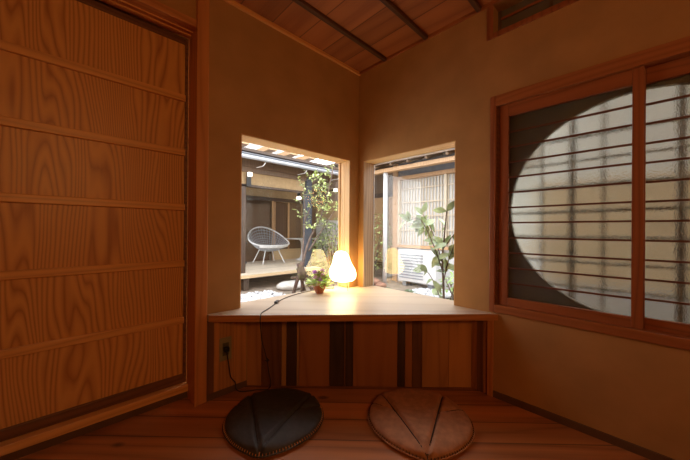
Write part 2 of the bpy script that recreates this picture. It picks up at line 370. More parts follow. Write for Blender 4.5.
# ------------------------------------------------------------------ counter and the boards under it
cn = thing('counter', 'pale triangular cypress counter filling the corner under both garden windows', 'counter', (.35, .35, .44))
e = .0015
pts = [(1.209, .0015), (1.025-.006-e, .0015), (1.025-.006-e, -.128), (XL0+.006+e+.015, -.128), (XL0+.006+e+.015, e), (e, e), (e, YR0+.006+e), (-.118, YR0+.006+e), (-.118, YR1-.006-e), (e, YR1-.006-e), (e, 1.098), (1.209, .0245)]
bm = prism(bmesh.new(), pts, ZC-.034, ZC)
PL_(link('counter_top', bm, M['counter']), cn)
bm = bmesh.new(); prism(bm, [(.001, 1.0985), (.001, 1.1005), (1.2095, .0265), (1.2095, .0247)][::-1], ZC-.036, ZC-.001)
PL_(link('front_edge', bm, M['counter_edge_warm']), cn)  # edge of the same board, warm light on it put into the orange
up = sempty('wall_counter', 'boarded panel of mixed brown and black planks under the counter', 'panelling', (.5, .5, 0))
px_split = [(.984, -.004, .88), ]
xs = [.978, .915, .828, .806, .762, .751, .618, .556, .547, .516, .322, .290, .258, .216, .10, .0]
kinds = ['mid', 'brown', 'pale', 'dark', 'pale', 'red', 'dark', 'brown', 'dark', 'red', 'dark', 'red', 'brown', 'mid', 'warm']
def dl(x): return .953*(1-x/.98)
nx, ny = .953, .98; nl = math.hypot(nx, ny); nx /= nl; ny /= nl
for i, kd in enumerate(kinds):
    a, b = xs[i], xs[i+1]; t = .012 + (.002 if i % 2 else 0)
    q = [(a-.0008, dl(a-.0008)), (b+.0008, dl(b+.0008)), (b+.0008-nx*t, dl(b+.0008)-ny*t), (a-.0008-nx*t, dl(a-.0008)-ny*t)]
    q = [(x+nx*(.002 if i % 2 else 0), y+ny*(.002 if i % 2 else 0)) for x, y in q]
    PL_(link('board', prism(bmesh.new(), q, .002, ZC-.036), PL[kd], bevel=.001), up)
PL_(link('backing', prism(bmesh.new(), [(.96, .003), (.003, .93), (.003, .003)], .001, ZC-.037), PL['dark']), up)
for a, b, kd in ((.985, 1.06, 'warm'), (1.062, 1.14, 'mid'), (1.142, 1.172, 'warm'), (1.174, 1.211, 'brown')):
    PL_(link('board', boxes(((a, .0005, .036), (b, .0045, ZC-.036))), PL[kd]), up)
for a, b, kd in ((.956, .985, 'red'), (.987, 1.022, 'brown'), (1.023, 1.047, 'red')):
    PL_(link('board', boxes(((.0005, a, .002), (.0045, b, ZC-.036))), PL[kd]), up)

# ------------------------------------------------------------------ outlet, lamp and its cord
ou = thing('power_outlet', 'olive-grey wall socket plate low on the boards left of the counter', 'power outlet', (1.11, .005, .263))
PL_(link('plate', boxes(((1.076, .0046, .198), (1.145, .0115, .330))), M['outlet'], bevel=.003), ou)
PL_(link('socket_insert', boxes(((1.093, .0115, .228), (1.128, .014, .300))), plain('socket_insert', (.10, .08, .045), .4), bevel=.001), ou)
lx, ly = .192, .016
lamp = thing('paper_lamp', 'glowing white pear-shaped paper lamp on thin wire legs in the counter corner', 'lamp', (lx, ly, ZC))
prof = [(.020, .048), (.055, .049), (.082, .056), (.099, .072), (.1065, .095), (.107, .118), (.101, .142), (.089, .165), (.0775, .187), (.070, .208), (.0645, .230), (.058, .252), (.047, .271), (.034, .282), (.016, .287), (.004, .288)]
prof = [(r*1.0, z+.018) for r, z in prof]; rp = []
for (r0, z0), (r1, z1) in zip(prof, prof[1:]):
    for k in range(3):
        t = k/3; rp.append((r0+(r1-r0)*t + (.0008 if k == 1 else 0), z0+(z1-z0)*t))
rp.append(prof[-1])
bm = lathe(bmesh.new(), rp, 48)
for v in bm.verts:      # the shade leans: fuller to one side below, its neck to the other
    t = (v.co.z-.12)/.17; v.co.x += .010*t; v.co.y -= .010*t
sh = link('lamp_shade', bm, M['paper'], lamp, smooth=True)
fl = bmesh.new()
for k in range(3):
    a = math.radians(100+120*k); tube(fl, [(.075*math.cos(a), .075*math.sin(a), .0015), (.068*math.cos(a), .068*math.sin(a), .03), (.062*math.cos(a), .062*math.sin(a), .066)], .0016, 6)
fl.free()
for k in range(3):
    a = math.radians(78+120*k); fb = tube(bmesh.new(), [(.078*math.cos(a), .078*math.sin(a), .0016), (.072*math.cos(a), .072*math.sin(a), .03), (.062*math.cos(a), .062*math.sin(a), .080)], .0018, 6)
    link('leg', fb, M['wire'], lamp)
cord = thing('lamp_cord', 'dark lamp cord crossing the counter and hanging down to the floor, plugged into the socket', 'cord', (.8, .1, ZC))
zc = ZC+.0032
path = [(.21, -.062, zc), (.30, -.095, zc), (.45, -.100, zc), (.60, -.066, zc), (.72, -.015, zc), (.82, .060, zc), (.90, .125, zc), (.972, .178, zc), (1.000, .214, ZC+.0038), (1.010, .2285, ZC-.006), (1.012, .230, ZC-.03), (1.004, .224, .39), (.985, .200, .33), (.955, .175, .26), (.93, .160, .19), (.915, .150, .12), (.895, .140, .04), (.905, .130, .0045), (.96, .090, .0045), (1.03, .050, .0045), (1.055, .030, .02), (1.060, .026, .06), (1.085, .024, .10), (1.10, .03, .18), (1.112, .036, .245), (1.113, .028, .268)]
PL_(link('cable', tube(bmesh.new(), spline(path, 6), .0027, 8), M['cord'], smooth=True), cord)
c2 = [(x+.004+.012*math.sin(i*1.3), y+.012*math.cos(i*1.7), z) for i, (x, y, z) in enumerate(path[5:8])]
bm = bmesh.new(); box(bm, (-.024, -.010, 0), (.024, .010, .016)); bmesh.ops.rotate(bm, verts=bm.verts, matrix=Matrix.Rotation(math.radians(40), 3, 'Z')); bmesh.ops.translate(bm, verts=bm.verts, vec=(.80, .043, ZC+.0005))
PL_(link('inline_switch', bm, M['black'], bevel=.004), cord)
bm = boxes(((1.098, .0145, .254), (1.126, .040, .280)))
PL_(link('plug', bm, M['black'], bevel=.005), cord)
bm = tube(bmesh.new(), spline([(.938, .160, .21), (.930, .169, .20), (.922, .163, .19), (.931, .153, .185), (.940, .160, .195)], 5), .0035, 6)
PL_(link('cord_knot', bm, M['cord'], smooth=True), cord)

# ------------------------------------------------------------------ flower pot on the counter
fp = thing('flower_pot', 'small red-brown bowl of purple and pink flowers on the counter beside the glowing lamp', 'flower pot', (.415, .000, ZC))
link('bowl', lathe(bmesh.new(), [(.024, .0005), (.028, .003), (.034, .016), (.046, .040), (.053, .062), (.054, .069), (.050, .069), (.047, .062), (.014, .060), (.002, .060)], 32), M['terracotta'], fp, smooth=True)
bm = bmesh.new()
for k in range(210):
    a = random.uniform(0, 6.283); el = random.uniform(-.1, 1.4); r = random.uniform(.02, .078)
    d = Vector((math.cos(a)*math.cos(el), math.sin(a)*math.cos(el), math.sin(el)))
    leaf(bm, Vector((0, 0, .066))+d*r*1.0, d+Vector((0, 0, .2)), (0, 0, 1), random.uniform(.032, .05), random.uniform(.018, .028), .3)
link('foliage', bm, M['leafy'], fp)
for k, (fx, fy, fz, mm) in enumerate([(.050, .008, .150, 'flower_purple'), (.012, .050, .128, 'flower_pink'), (.040, .052, .100, 'flower_purple'), (-.010, .020, .155, 'flower_pink'), (.062, .030, .118, 'flower_pink')]):
    bm = bmesh.new()
    for ring, n in ((.35, 7), (.9, 6), (1.35, 4)):
        for j in range(n):
            a = 6.283*j/n+ring; leaf(bm, (fx, fy, fz), (math.cos(a)*math.cos(ring), math.sin(a)*math.cos(ring), math.sin(ring)), (0, 0, 1), .032, .026, .2)
    link('flower', bm, M[mm], fp)

# ------------------------------------------------------------------ two leather floor cushions
def cushion(name, label, cx, cy, tip_ang, seam_a, seam_b, m, ms, rad=.252, h=.047):
    t = thing(name, label, 'cushion', (cx, cy, 0), 'leather floor cushions on the boards')
    def outline(th):
        d = (th+math.pi) % (2*math.pi)-math.pi      # angle from the tip
        return rad*(1+.055*math.exp(-(d/.22)**2) - .03*math.exp(-((abs(d)-.75)/.4)**2))
    tip = Vector((rad*1.04, 0))
    ends = [Vector((outline(a)*math.cos(a), outline(a)*math.sin(a))) for a in (seam_a, seam_b)]
    def segd(p, a, b):
        ab = b-a; k = max(0, min(1, (p-a).dot(ab)/ab.length_squared)); return (p-(a+ab*k)).length
    folds = []
    for e_, sg in zip(ends, (1, -1)):
        m0 = tip.lerp(e_, .60); ang = math.radians(108)*sg
        folds.append((m0, Vector((outline(ang)*math.cos(ang)*.97, outline(ang)*math.sin(ang)*.97))))
    bm = bmesh.new(); NR, NT = 46, 150; rings = []
    for i in range(NR+1):
        s = i/NR; row = []
        for j in range(NT):
            th = 2*math.pi*j/NT; R_ = outline(th)
            if s <= .82: rr = s/.82; z = None
            else: rr = 1
            if s <= .82:
                rr2 = rr*R_; p = Vector((rr2*math.cos(th), rr2*math.sin(th)))
                z = h*(1-.12*rr**2)*(max(0, 1-rr**7))**.5 + .013*rr**5
                z = max(z, .013)
                for e_ in ends:
                    dd = segd(p, tip, e_); z -= .020*math.exp(-(dd/.008)**2); z += .009*math.exp(-(dd/.035)**2)
                for a_, b_ in folds:
                    dd = segd(p, a_, b_); z -= .010*math.exp(-(dd/.008)**2)
                z = max(z, .012)
                row.append(bm.verts.new((p.x, p.y, z)))
            else:
                k = (s-.82)/.18; rr2 = R_*(1-.30*k**1.4); z = .012*(1-k)**.5 if k < 1 else 0
                row.append(bm.verts.new((rr2*math.cos(th), rr2*math.sin(th), max(.0008, .013-.0122*min(1, k*2.2)))))
        rings.append(row)
    c = bm.verts.new((0, 0, rings[0][0].co.z)); r1 = rings[1]
    for j in range(NT):
        bm.faces.new([c, r1[j], r1[(j+1) % NT]])
    bmesh.ops.delete(bm, geom=rings[0], context='VERTS')
    for A, B in zip(rings[1:], rings[2:]):
        for j in range(NT): bm.faces.new([A[j], B[j], B[(j+1) % NT], A[(j+1) % NT]])
    bm.faces.new(rings[-1][::-1]); bmesh.ops.recalc_face_normals(bm, faces=bm.faces)
    o = link('cover', bm, m, t, smooth=True)
    def top(p):
        rr = min(1, p.length/outline(math.atan2(p.y, p.x))); return max(.013, h*(1-.12*rr**2)*(max(0, 1-rr**7))**.5 + .013*rr**5)
    for a_, b_, r_s in [(tip, q, .0034) for q in ends]+[(a, b, .0016) for a, b in folds]:
        pts_ = [a_.lerp(b_, .02+.96*k/24) for k in range(25)]
        dz = .0072 if r_s > .002 else .0075
        link('seam', tube(bmesh.new(), [(p.x, p.y, top(p)-dz) for p in pts_], r_s, 6), M['stitch_dark'], t, smooth=True)
    bm = bmesh.new()
    tube(bm, [(outline(a)*1.008*math.cos(a), outline(a)*1.008*math.sin(a), .0125) for a in [2*math.pi*k/120 for k in range(120)]], .0042, 6, close=True)
    link('edge_welt', bm, m, t, smooth=True)
    bm = bmesh.new(); ns = 110
    for k in range(ns):
        a = 2*math.pi*k/ns; R_ = outline(a)
        tube(bm, [(R_*.965*math.cos(a), R_*.965*math.sin(a), .0250), (R_*1.0*math.cos(a), R_*1.0*math.sin(a), .0190), (R_*1.022*math.cos(a), R_*1.022*math.sin(a), .0105)], .0016, 4)
    link('edge_stitching', bm, ms, t)
    t.rotation_euler = (0, 0, tip_ang)
    return t
cushion('floor_cushion', 'round black leather floor cushion with orange edge stitching, on the left', 1.015, .395, math.radians(45), math.radians(135), math.radians(228), M['leather_black'], M['stitch_orange'], rad=.238)
cushion('floor_cushion', 'round brown leather floor cushion with dark edge stitching, on the right', .500, .898, math.radians(39), math.radians(141), math.radians(229), M['leather_brown'], M['stitch_dark'], rad=.250)

# ------------------------------------------------------------------ frosted sliding window (window_3) and transom (window_4)
w3 = sempty('window_3', 'frosted sliding window with thin red-brown bars over a round opening', 'window', (0, 1.6, .5))
fr = bmesh.new()
PL_(link('frame_jamb', boxes(((-.06, 1.055, .490), (.014, 1.086, 1.725))), M['sashwood'], bevel=.003), w3)
PL_(link('frame_jamb', boxes(((-.06, 2.262, .490), (.014, 2.295, 1.725))), M['sashwood'], bevel=.003), w3)
PL_(link('frame_head', boxes(((-.06, 1.086, 1.665), (.014, 2.262, 1.725))), M['trimwood_y'], bevel=.003), w3)
PL_(link('frame_sill', boxes(((-.06, 1.086, .490), (.018, 2.262, .533))), M['trimwood_y'], bevel=.003), w3)
def sash(y0, y1, x0, x1, st0, st1):
    bm = boxes(((x0, y0, .534), (x1, y0+st0, 1.664)), ((x0, y1-st1, .534), (x1, y1, 1.664)))
    box(bm, (x0, y0+st0, 1.595), (x1, y1-st1, 1.664), 1); box(bm, (x0, y0+st0, .534), (x1, y1-st1, .580), 1)
    s = link('sash', bm, [M['sashwood'], M['sash_rail']], bevel=.002)
    PL_(s, w3)
    xm = (x0+x1)/2
    g = link('frosted_pane', boxes(((xm-.006, y0+st0-.004, .576), (xm-.0045, y1-st1+.004, 1.599))), M['frost']); g.parent = s; g.matrix_parent_inverse = s.matrix_parent_inverse.copy(); 
    g.matrix_parent_inverse = Matrix.Identity(4)
    bm = bmesh.new()
    for k in range(11):
        z = .661+.0845*k; box(bm, (xm-.003, y0+st0, z-.0042), (xm+.008, y1-st1, z+.0042))
    b = link('muntins', bm, M['muntin']); b.parent = s
    return s
sash(1.100, 1.672, -.028, -.006, .046, .037)
sash(1.640, 2.250, -.056, -.034, .037, .046)
PL_(link('frame_fillet', boxes(((-.06, 1.086, .534), (-.001, 1.099, 1.664))), M['darkwood_x']), w3)

# round opening in the outer leaf of the wall + bamboo lattice in it
bm = bmesh.new(); cy, cz, RR = 1.658, 1.070, .515; X0, X1 = -.084, -.062; n = 96
circ = []; sq = []
for k in range(n):
    a = 2*math.pi*k/n; c, s = math.cos(a), math.sin(a); circ.append((cy+RR*c, cz+RR*s))
    ty = ((2.30-cy) if c > 0 else (cy-1.06))/max(abs(c), 1e-6); tz = ((1.70-cz) if s > 0 else (cz-.51))/max(abs(s), 1e-6); t = min(ty, tz); sq.append((cy+t*c, cz+t*s))
V = {x: ([bm.verts.new((x, *p)) for p in circ], [bm.verts.new((x, *p)) for p in sq]) for x in (X0, X1)}
for k in range(n):
    j = (k+1) % n
    for x in (X0, X1): bm.faces.new([V[x][0][k], V[x][0][j], V[x][1][j], V[x][1][k]])
    bm.faces.new([V[X0][0][k], V[X0][0][j], V[X1][0][j], V[X1][0][k]]); bm.faces.new([V[X0][1][k], V[X0][1][j], V[X1][1][j], V[X1][1][k]])
bmesh.ops.recalc_face_normals(bm, faces=bm.faces)
struct(link('wall_outer', bm, plain('outer_grey_brown_plaster', (.27, .23, .17), .9)), 'outer wall skin with a big round opening behind the frosted panes', 'wall')
lat = sempty('window_5', 'bamboo lattice seen blurred in the round opening', 'lattice', (-.14, 1.66, 1.07))
for y, w in ((1.265, .008), (1.402, .018), (1.530, .009), (1.655, .008), (1.790, .020), (1.92, .008), (2.05, .009)):
    PL_(link('lattice_upright', tube(bmesh.new(), [(-.210, y, .50), (-.210, y, 1.66)], w*.8, 10), M['bamboo'], smooth=True), lat)
for z, w in ((.652, .007), (.786, .008), (.921, .008), (1.061, .010), (1.20, .010), (1.335, .007), (1.465, .009)):
    PL_(link('lattice_bar', tube(bmesh.new(), [(-.228, 1.10, z), (-.228, 2.22, z+.004)], w*.8, 8), M['bamboo'], smooth=True), lat)

w4 = sempty('window_4', 'narrow transom window high on the right wall against the ceiling', 'window', (0, 1.45, 2.1))
PL_(link('frame_jamb', boxes(((-.10, 1.030, 2.066), (.008, 1.0645, CEIL-.002))), M['sashwood'], bevel=.002), w4)
PL_(link('frame_sill', boxes(((-.10, 1.0645, 2.066), (.008, 1.93, 2.0945))), M['sashwood'], bevel=.002), w4)
PL_(link('frame_jamb', boxes(((-.10, 1.900, 2.0945), (.008, 1.93, CEIL-.002))), M['sashwood'], bevel=.002), w4)
PL_(link('sash', boxes(((-.09, 1.0645, 2.095), (-.075, 1.085, 2.259)), ((-.09, 1.085, 2.095), (-.075, 1.90, 2.108)), ((-.09, 1.32, 2.108), (-.075, 1.335, 2.259)), ((-.09, 1.60, 2.108), (-.075, 1.615, 2.259))), M['housewood2']), w4)
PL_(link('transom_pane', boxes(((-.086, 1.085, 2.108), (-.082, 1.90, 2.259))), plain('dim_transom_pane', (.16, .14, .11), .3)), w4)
PL_(link('cross_bar', boxes(((-.075, 1.085, 2.20), (-.070, 1.90, 2.214))), M['trimwood_y']), w4)

# ------------------------------------------------------------------ courtyard ground
G = -.05
struct(link('ground', boxes(((-9, -9, G-.2), (1.9, -T-.005, G-.012)), ((-9, -T-.005, G-.2), (-T-.005, 6, G-.012))), M['ground']), 'pale sandy courtyard ground', 'ground')
def pebbles(name, label, area, n, r0, r1, m):
    proto = bmesh.new(); bmesh.ops.create_icosphere(proto, subdivisions=1, radius=1)
    pv = [v.co.copy() for v in proto.verts]; pf = [[v.index for v in f.verts] for f in proto.faces]; proto.free()
    bm = bmesh.new(); c = 0
    while c < n:
        x, y = random.uniform(*area[0]), random.uniform(*area[1])
        if not area[2](x, y): continue
        c += 1; r = random.uniform(r0, r1); q = Matrix.Rotation(random.uniform(0, 6.28), 3, 'Z'); s = Vector((r, r*random.uniform(.6, .95), r*random.uniform(.4, .65)))
        vs = [bm.verts.new(q @ Vector((v.x*s.x, v.y*s.y, v.z*s.z)) + Vector((x, y, G-.008+s.z*.6+random.uniform(0, .018)))) for v in pv]
        for f in pf: bm.faces.new([vs[i] for i in f]).smooth = True
    return tag(link(name, bm, m), label, 'gravel', kind='stuff')
pebbles('white_gravel', 'white pebbles spread on the ground outside the left garden window', ((-.75, .9), (-2.55, -1.3), lambda x, y: y > -2.5+.1*math.sin(x*5) and not (x < -.6 and y < -1.85)), 2300, .018, .034, M['pebble'])
pebbles('pale_gravel', 'white pebbles outside the right garden window before the white wall', ((-2.75, -1.4), (-.95, .6), lambda x, y: not (x < -2.62 and y < -.68) and (x+1.78)**2+(y+.82)**2 > .14 and (x+2.1)**2+(y+.12)**2 > .08), 1700, .022, .04, M['pebble'])

# stepping stone
bm = bmesh.new(); bmesh.ops.create_icosphere(bm, subdivisions=4, radius=1)
for v in bm.verts:
    nz = noise.noise(v.co*1.6)*.12; v.co = Vector((v.co.x*(.30+nz*.3), v.co.y*(.20+nz*.2), max(-.9, min(.75, v.co.z*1.1))*.07))
o = link('stepping_stone', bm, M['stone'], smooth=True, loc=(-1.02, -2.53, G+.045)); o.rotation_euler = (0, 0, .1)
tag(o, 'flat grey stepping stone on the ground before the veranda', 'stone')

# ------------------------------------------------------------------ veranda house across the courtyard (left window)
vh = thing('veranda_house', 'dark timber house with a pale veranda deck and tan wall band across the courtyard', 'house', (-.5, -4, 0))
def H(name, a, b, m, par=None, bevel=0): return PL_(link(name, boxes((a, b)), m, bevel=bevel), par or vh)
H('deck', (-1.9, -3.95, .15), (2.2, -2.80, .2), M['deck'])
H('inner_deck', (-2.97, -6.5, .15), (2.2, -3.95, .2), M['deck'])
H('deck_edge', (-1.9, -2.80, .155), (2.2, -2.775, .203), M['deck_edge'])
H('deck_base', (-2.97, -6.5, G-.03), (2.2, -3.95, .15), M['housewood'])
for x in (-1.5, -.4, .7): H('deck_strut', (x, -2.95, G-.02), (x+.09, -2.86, .15), M['housewood'])
H('wall_band', (-1.68, -3.12, 1.735), (2.2, -3.08, 1.945), M['tanwall'])
H('head_beam', (-1.70, -3.14, 1.695), (2.2, -3.06, 1.733), M['housewood'])
H('upper_beam', (-1.9, -3.15, 1.945), (2.2, -3.05, 2.03), M['housewood2'])
H('corner_post', (-1.835, -3.16, .2), (-1.70, -3.04, 2.05), M['bluegrey'])
H('post', (-.43, -3.14, .2), (-.34, -3.06, 1.72), M['housewood'])
H('back_wall', (-3.1, -6.6, .2), (2.2, -6.5, 2.6), M['housewood2'])
H('side_wall', (-3.05, -6.5, .2), (-2.98, -4.66, 2.34), M['tanwall'])
H('interior_ceiling', (-3.0, -6.6, 2.35), (2.2, -3.2, 2.40), M['housewood'])
H('inner_lintel', (-3.0, -4.72, 1.66), (2.2, -4.64, 1.74), M['housewood'])
H('inner_wall_band', (-3.0, -4.70, 1.74), (2.2, -4.66, 2.36), M['tanwall'])
for k, x in enumerate((-2.86, -2.36, -1.98)):
    dr = H('sliding_door', (x-.42, -4.75-.05*k, .2), (x, -4.72-.05*k, 1.66), M['housewood2'])
    H('door_stile', (x-.05, -4.715-.05*k, .2), (x-.005, -4.70-.05*k, 1.66), M['lightpost'])
H('door_stile', (-1.90, -4.70, .2), (-1.86, -4.66, 1.66), M['lightpost'])
H('closet_door', (-1.80, -4.72, .2), (-.75, -4.69, 1.56), M['housewood2'])
H('low_panel', (-2.97, -4.69, .2), (-1.86, -4.665, .46), M['deck_edge'])
# eaves: sloping roof, rafters, gutter
bm = bmesh.new()
vs = [bm.verts.new(p) for p in ((-2.6, -2.72, 2.15), (2.4, -2.72, 2.15), (2.4, -4.6, 2.62), (-2.6, -4.6, 2.62), (-2.6, -2.72, 2.19), (2.4, -2.72, 2.19), (2.4, -4.6, 2.68), (-2.6, -4.6, 2.68))]
for f in ((0, 3, 2, 1), (4, 5, 6, 7), (0, 1, 5, 4), (1, 2, 6, 5), (2, 3, 7, 6), (3, 0, 4, 7)): bm.faces.new([vs[i] for i in f])
PL_(link('roof', bm, M['tile_shade_grey']), vh)
for k in range(12):
    x = -2.5+k*.4
    bm = tube(bmesh.new(), [(x, -2.74, 2.125), (x, -4.0, 2.44)], .025, 4); PL_(link('rafter', bm, M['housewood2']), vh)
PL_(link('soffit_board', boxes(((-2.6, -3.05, 2.03), (2.4, -3.02, 2.20))), M['housewood2']), vh)
g = PL_(link('gutter', tube(bmesh.new(), [(-2.65, -2.70, 2.115), (2.4, -2.70, 2.115)], .032, 12), M['gutter'], smooth=True), vh)
PL_(link('gutter_lip', tube(bmesh.new(), [(-2.65, -2.675, 2.158), (2.4, -2.675, 2.158)], .007, 6), M['gutterdark']), vh)
for k in range(6):
    x = -2.3+k*.85; PL_(link('gutter_bracket', tube(bmesh.new(), [(x, -2.70, 2.07), (x+.02, -2.74, 2.02), (x+.03, -2.95, 2.02)], .008, 6), M['white']), vh)
# upper storey
PL_(link('upper_wall', boxes(((-2.6, -4.6, 2.6), (2.4, -4.5, 4.6))), M['whitewall']), vh)
bm = bmesh.new()
for k in range(24): box(bm, (-2.5+k*.2, -4.5, 2.7), (-2.5+k*.2+.03, -4.48, 4.6))
PL_(link('siding_battens', bm, M['concrete']), vh)
for x in (-2.2, -1.7, -1.2, -.6): H('protruding_beam', (x-.09, -4.5, 2.56), (x+.09, -3.5, 2.66), M['lightpost'])
# lamps on the house
def wall_lamp(label, x, y, z, globe, bracket):
    t = thing('wall_lamp', label, 'lamp', (x, y, z), 'small lit lamps on the houses across the courtyard')
    if globe: link('lamp_glass', lathe(bmesh.new(), [(.010, -.036), (.04, -.028), (.056, 0), (.04, .028), (.010, .036)], 20), M['globe'], t, smooth=True)
    else: link('lamp_glass', boxes(((-.034, -.03, -.034), (.034, .03, .034))), M['globe'], t, bevel=.008)
    link('bracket', boxes(bracket), M['black'], t)
    return t
wall_lamp('small lit cube lamp under the veranda eave, far left', -.465, -2.995, 1.895, False, ((-.04, -.045, -.20), (.04, -.03, .034)))
wall_lamp('small lit oval lamp beside the blue-grey corner post', -1.62, -3.20, 1.60, True, ((-.02, -.03, .045), (.02, .03, .10)))
wall_lamp('small lit cube lamp right of the courtyard tree, by the window jamb', -2.45, -3.00, 1.83, False, ((-.02, -.2, -.02), (.02, -.04, .02)))

# wire lounge chair on the deck
ch = thing('wire_chair', 'round white and grey wire lounge chair on the veranda deck', 'chair', (-1.47, -4.13, .2), rz=math.radians(88))
bm = bmesh.new(); NR, NT = 12, 40; rings = []
def shell(s, a):      # s 0 bottom .. 1 rim ; a=0 points to the front
    r = .43*s**.8; x = r*math.cos(a); y = r*1.05*math.sin(a)
    rim = .56 - .20*math.cos(a) + .05*math.cos(2*a)
    return Vector((x*.95, y, .27+(rim-.27)*s**1.9))
for i in range(NR+1):
    s = .12+.88*i/NR; rings.append([bm.verts.new(shell(s, 2*math.pi*j/NT)) for j in range(NT)])
for A, B in zip(rings, rings[1:]):
    for j in range(NT): bm.faces.new([A[j], A[(j+1) % NT], B[(j+1) % NT], B[j]])
sh_ = link('wire_shell', bm, M['wiregrey'], ch); w = sh_.modifiers.new('wire', 'WIREFRAME'); w.thickness = .016
link('rim', tube(bmesh.new(), [shell(1, 2*math.pi*j/40) for j in range(40)], .016, 8, close=True), M['wirewhite'], ch, smooth=True)
link('front_band', tube(bmesh.new(), [shell(.9, a) for a in [-.9+1.8*k/14 for k in range(15)]], .03, 8), M['wirewhite'], ch, smooth=True)
for sx, sy in ((1, 1), (1, -1), (-1, 1), (-1, -1)):
    link('leg', tube(bmesh.new(), [(.14*sx, .15*sy, .32), (.24*sx, .26*sy, .014)], .011, 8), M['wirewhite'], ch)
link('base_ring', tube(bmesh.new(), [(.19*math.cos(a), .2*math.sin(a), .30) for a in [2*math.pi*k/24 for k in range(24)]], .009, 6, close=True), M['wirewhite'], ch)
# pedestal table
tb = thing('pedestal_table', 'round white pedestal table beside the wire chair on the veranda', 'table', (-2.46, -4.24, .2))
link('table_top', lathe(bmesh.new(), [(.01, .520), (.38, .520), (.42, .530), (.42, .540), (.01, .542)], 40), M['white'], tb, smooth=True)
link('pedestal', lathe(bmesh.new(), [(.17, .0005), (.165, .012), (.07, .05), (.035, .14), (.026, .28), (.03, .40), (.06, .48), (.10, .519)], 28), M['white'], tb, smooth=True)
# dark folded chair at far left of the deck
dc = thing('folding_chair', 'dark wooden folding chair standing behind the wire chair', 'chair', (-.80, -4.42, .222))
for nm, a, b in (('leg', (-.2, -.16, 0), (.22, -.12, .5)), ('leg', (-.2, .16, 0), (.22, .20, .5)), ('leg', (.25, -.14, 0), (-.15, -.10, .8)), ('leg', (.25, .14, 0), (-.15, .18, .8))):
    link(nm, tube(bmesh.new(), [a, b], .02, 6), M['bluegrey'], dc)
link('seat', boxes(((-.2, -.17, .42), (.2, .19, .45))), M['bluegrey'], dc)
link('backrest', boxes(((-.17, -.14, .52), (-.13, .18, .78))), M['bluegrey'], dc)

# ------------------------------------------------------------------ lattice-window house (right window)
lh = thing('lattice_house', 'white-walled house with a wide pale lattice window across the courtyard', 'house', (-3.3, -.5, 0))
def K(name, a, b, m, bevel=0): return PL_(link(name, boxes((a, b)), m, bevel=bevel), lh)
K('lower_wall', (-3.12, -1.83, G-.03), (-3.0, 3, .62), M['whitewall'])
K('upper_wall', (-3.12, -1.83, 2.02), (-3.0, 3, 2.5), M['tile_shade_grey'])  # wall in the eave's shadow, the shade put into the dark grey
K('corner_post', (-3.12, -1.84, G-.03), (-2.97, -1.73, 2.4), M['lightpost'])
K('window_head', (-3.08, -1.73, 1.955), (-2.95, 3, 2.02), M['lightpost'])
K('window_sill', (-3.08, -1.73, .62), (-2.93, 3, .67), M['lightpost'])
K('screen', (-3.09, -1.73, .67), (-3.05, 3, 1.955), M['shoji'])
bm = bmesh.new()
for k in range(60): box(bm, (-3.04, -1.68+k*.062, .67), (-3.025, -1.68+k*.062+.014, 1.955))
PL_(link('lattice_slats', bm, M['lattice_frame']), lh)
bm = bmesh.new()
for z in (.95, 1.22, 1.49, 1.76): box(bm, (-3.05, -1.73, z), (-3.02, 3, z+.02))
PL_(link('lattice_rails', bm, M['lattice_frame']), lh)
K('window_mullion', (-3.05, -.745, .67), (-2.98, -.70, 1.955), M['lattice_frame'])
K('window_mullion', (-3.05, .42, .67), (-2.98, .465, 1.955), M['lattice_frame'])
K('window_stile', (-3.05, -1.73, .67), (-2.98, -1.68, 1.955), M['lattice_frame'])
K('eave_beam', (-2.68, -2.6, 2.06), (-2.56, 3, 2.13), M['lightpost'])
bm = bmesh.new()
vs = [bm.verts.new(p) for p in ((-2.45, -2.7, 2.19), (-2.45, 3, 2.19), (-4.2, 3, 2.72), (-4.2, -2.7, 2.72), (-2.45, -2.7, 2.23), (-2.45, 3, 2.23), (-4.2, 3, 2.78), (-4.2, -2.7, 2.78))]
for f in ((0, 1, 2, 3), (7, 6, 5, 4), (0, 4, 5, 1), (1, 5, 6, 2), (2, 6, 7, 3), (3, 7, 4, 0)): bm.faces.new([vs[i] for i in f])
PL_(link('roof', bm, M['housewood2']), lh)
for k in range(14):
    y = -2.6+k*.36; PL_(link('rafter', tube(bmesh.new(), [(-2.46, y, 2.16), (-3.3, y, 2.42)], .028, 4), M['housewood2']), lh)
K('side_wall', (-4.3, -1.86, G-.03), (-3.12, -1.78, 2.5), M['housewood2'])
# white pole before it
tag(link('garden_pole', tube(bmesh.new(), [(-2.62, -1.755, G-.02), (-2.62, -1.755, 2.055)], .042, 16), M['white'], smooth=True), 'thick white upright pole seen through the right garden window', 'pole')
# connecting wing in the far corner
cw = thing('corner_wing', 'brown timber wing closing the far corner of the courtyard', 'building', (-4.2, -4, 0))
def W_(name, a, b, m): return PL_(link(name, boxes((a, b)), m), cw)
W_('wall_panel', (-4.5, -4.6, G-.02), (-4.4, -1.87, 2.9), M['housewood2'])
W_('door_panel', (-4.4, -3.75, .1), (-4.36, -3.1, 1.85), M['lightpost'])
W_('door_panel', (-4.4, -3.0, .1), (-4.36, -2.4, 1.85), M['lightpost'])
W_('wall_beam', (-4.4, -4.6, 1.85), (-4.32, -1.9, 1.96), M['housewood'])
W_('end_wall', (-4.4, -5.0, -.07), (-3.12, -4.9, 1.25), M['whitewall'])
W_('end_wall_upper', (-4.4, -5.0, 1.25), (-3.12, -4.9, 1.85), M['tanwall'])
W_('end_wall_boards', (-4.4, -5.0, 1.85), (-3.12, -4.9, 2.6), M['housewood2'])
W_('wing_roof', (-4.4, -5.1, 2.6), (-3.1, -2.75, 2.66), M['housewood'])

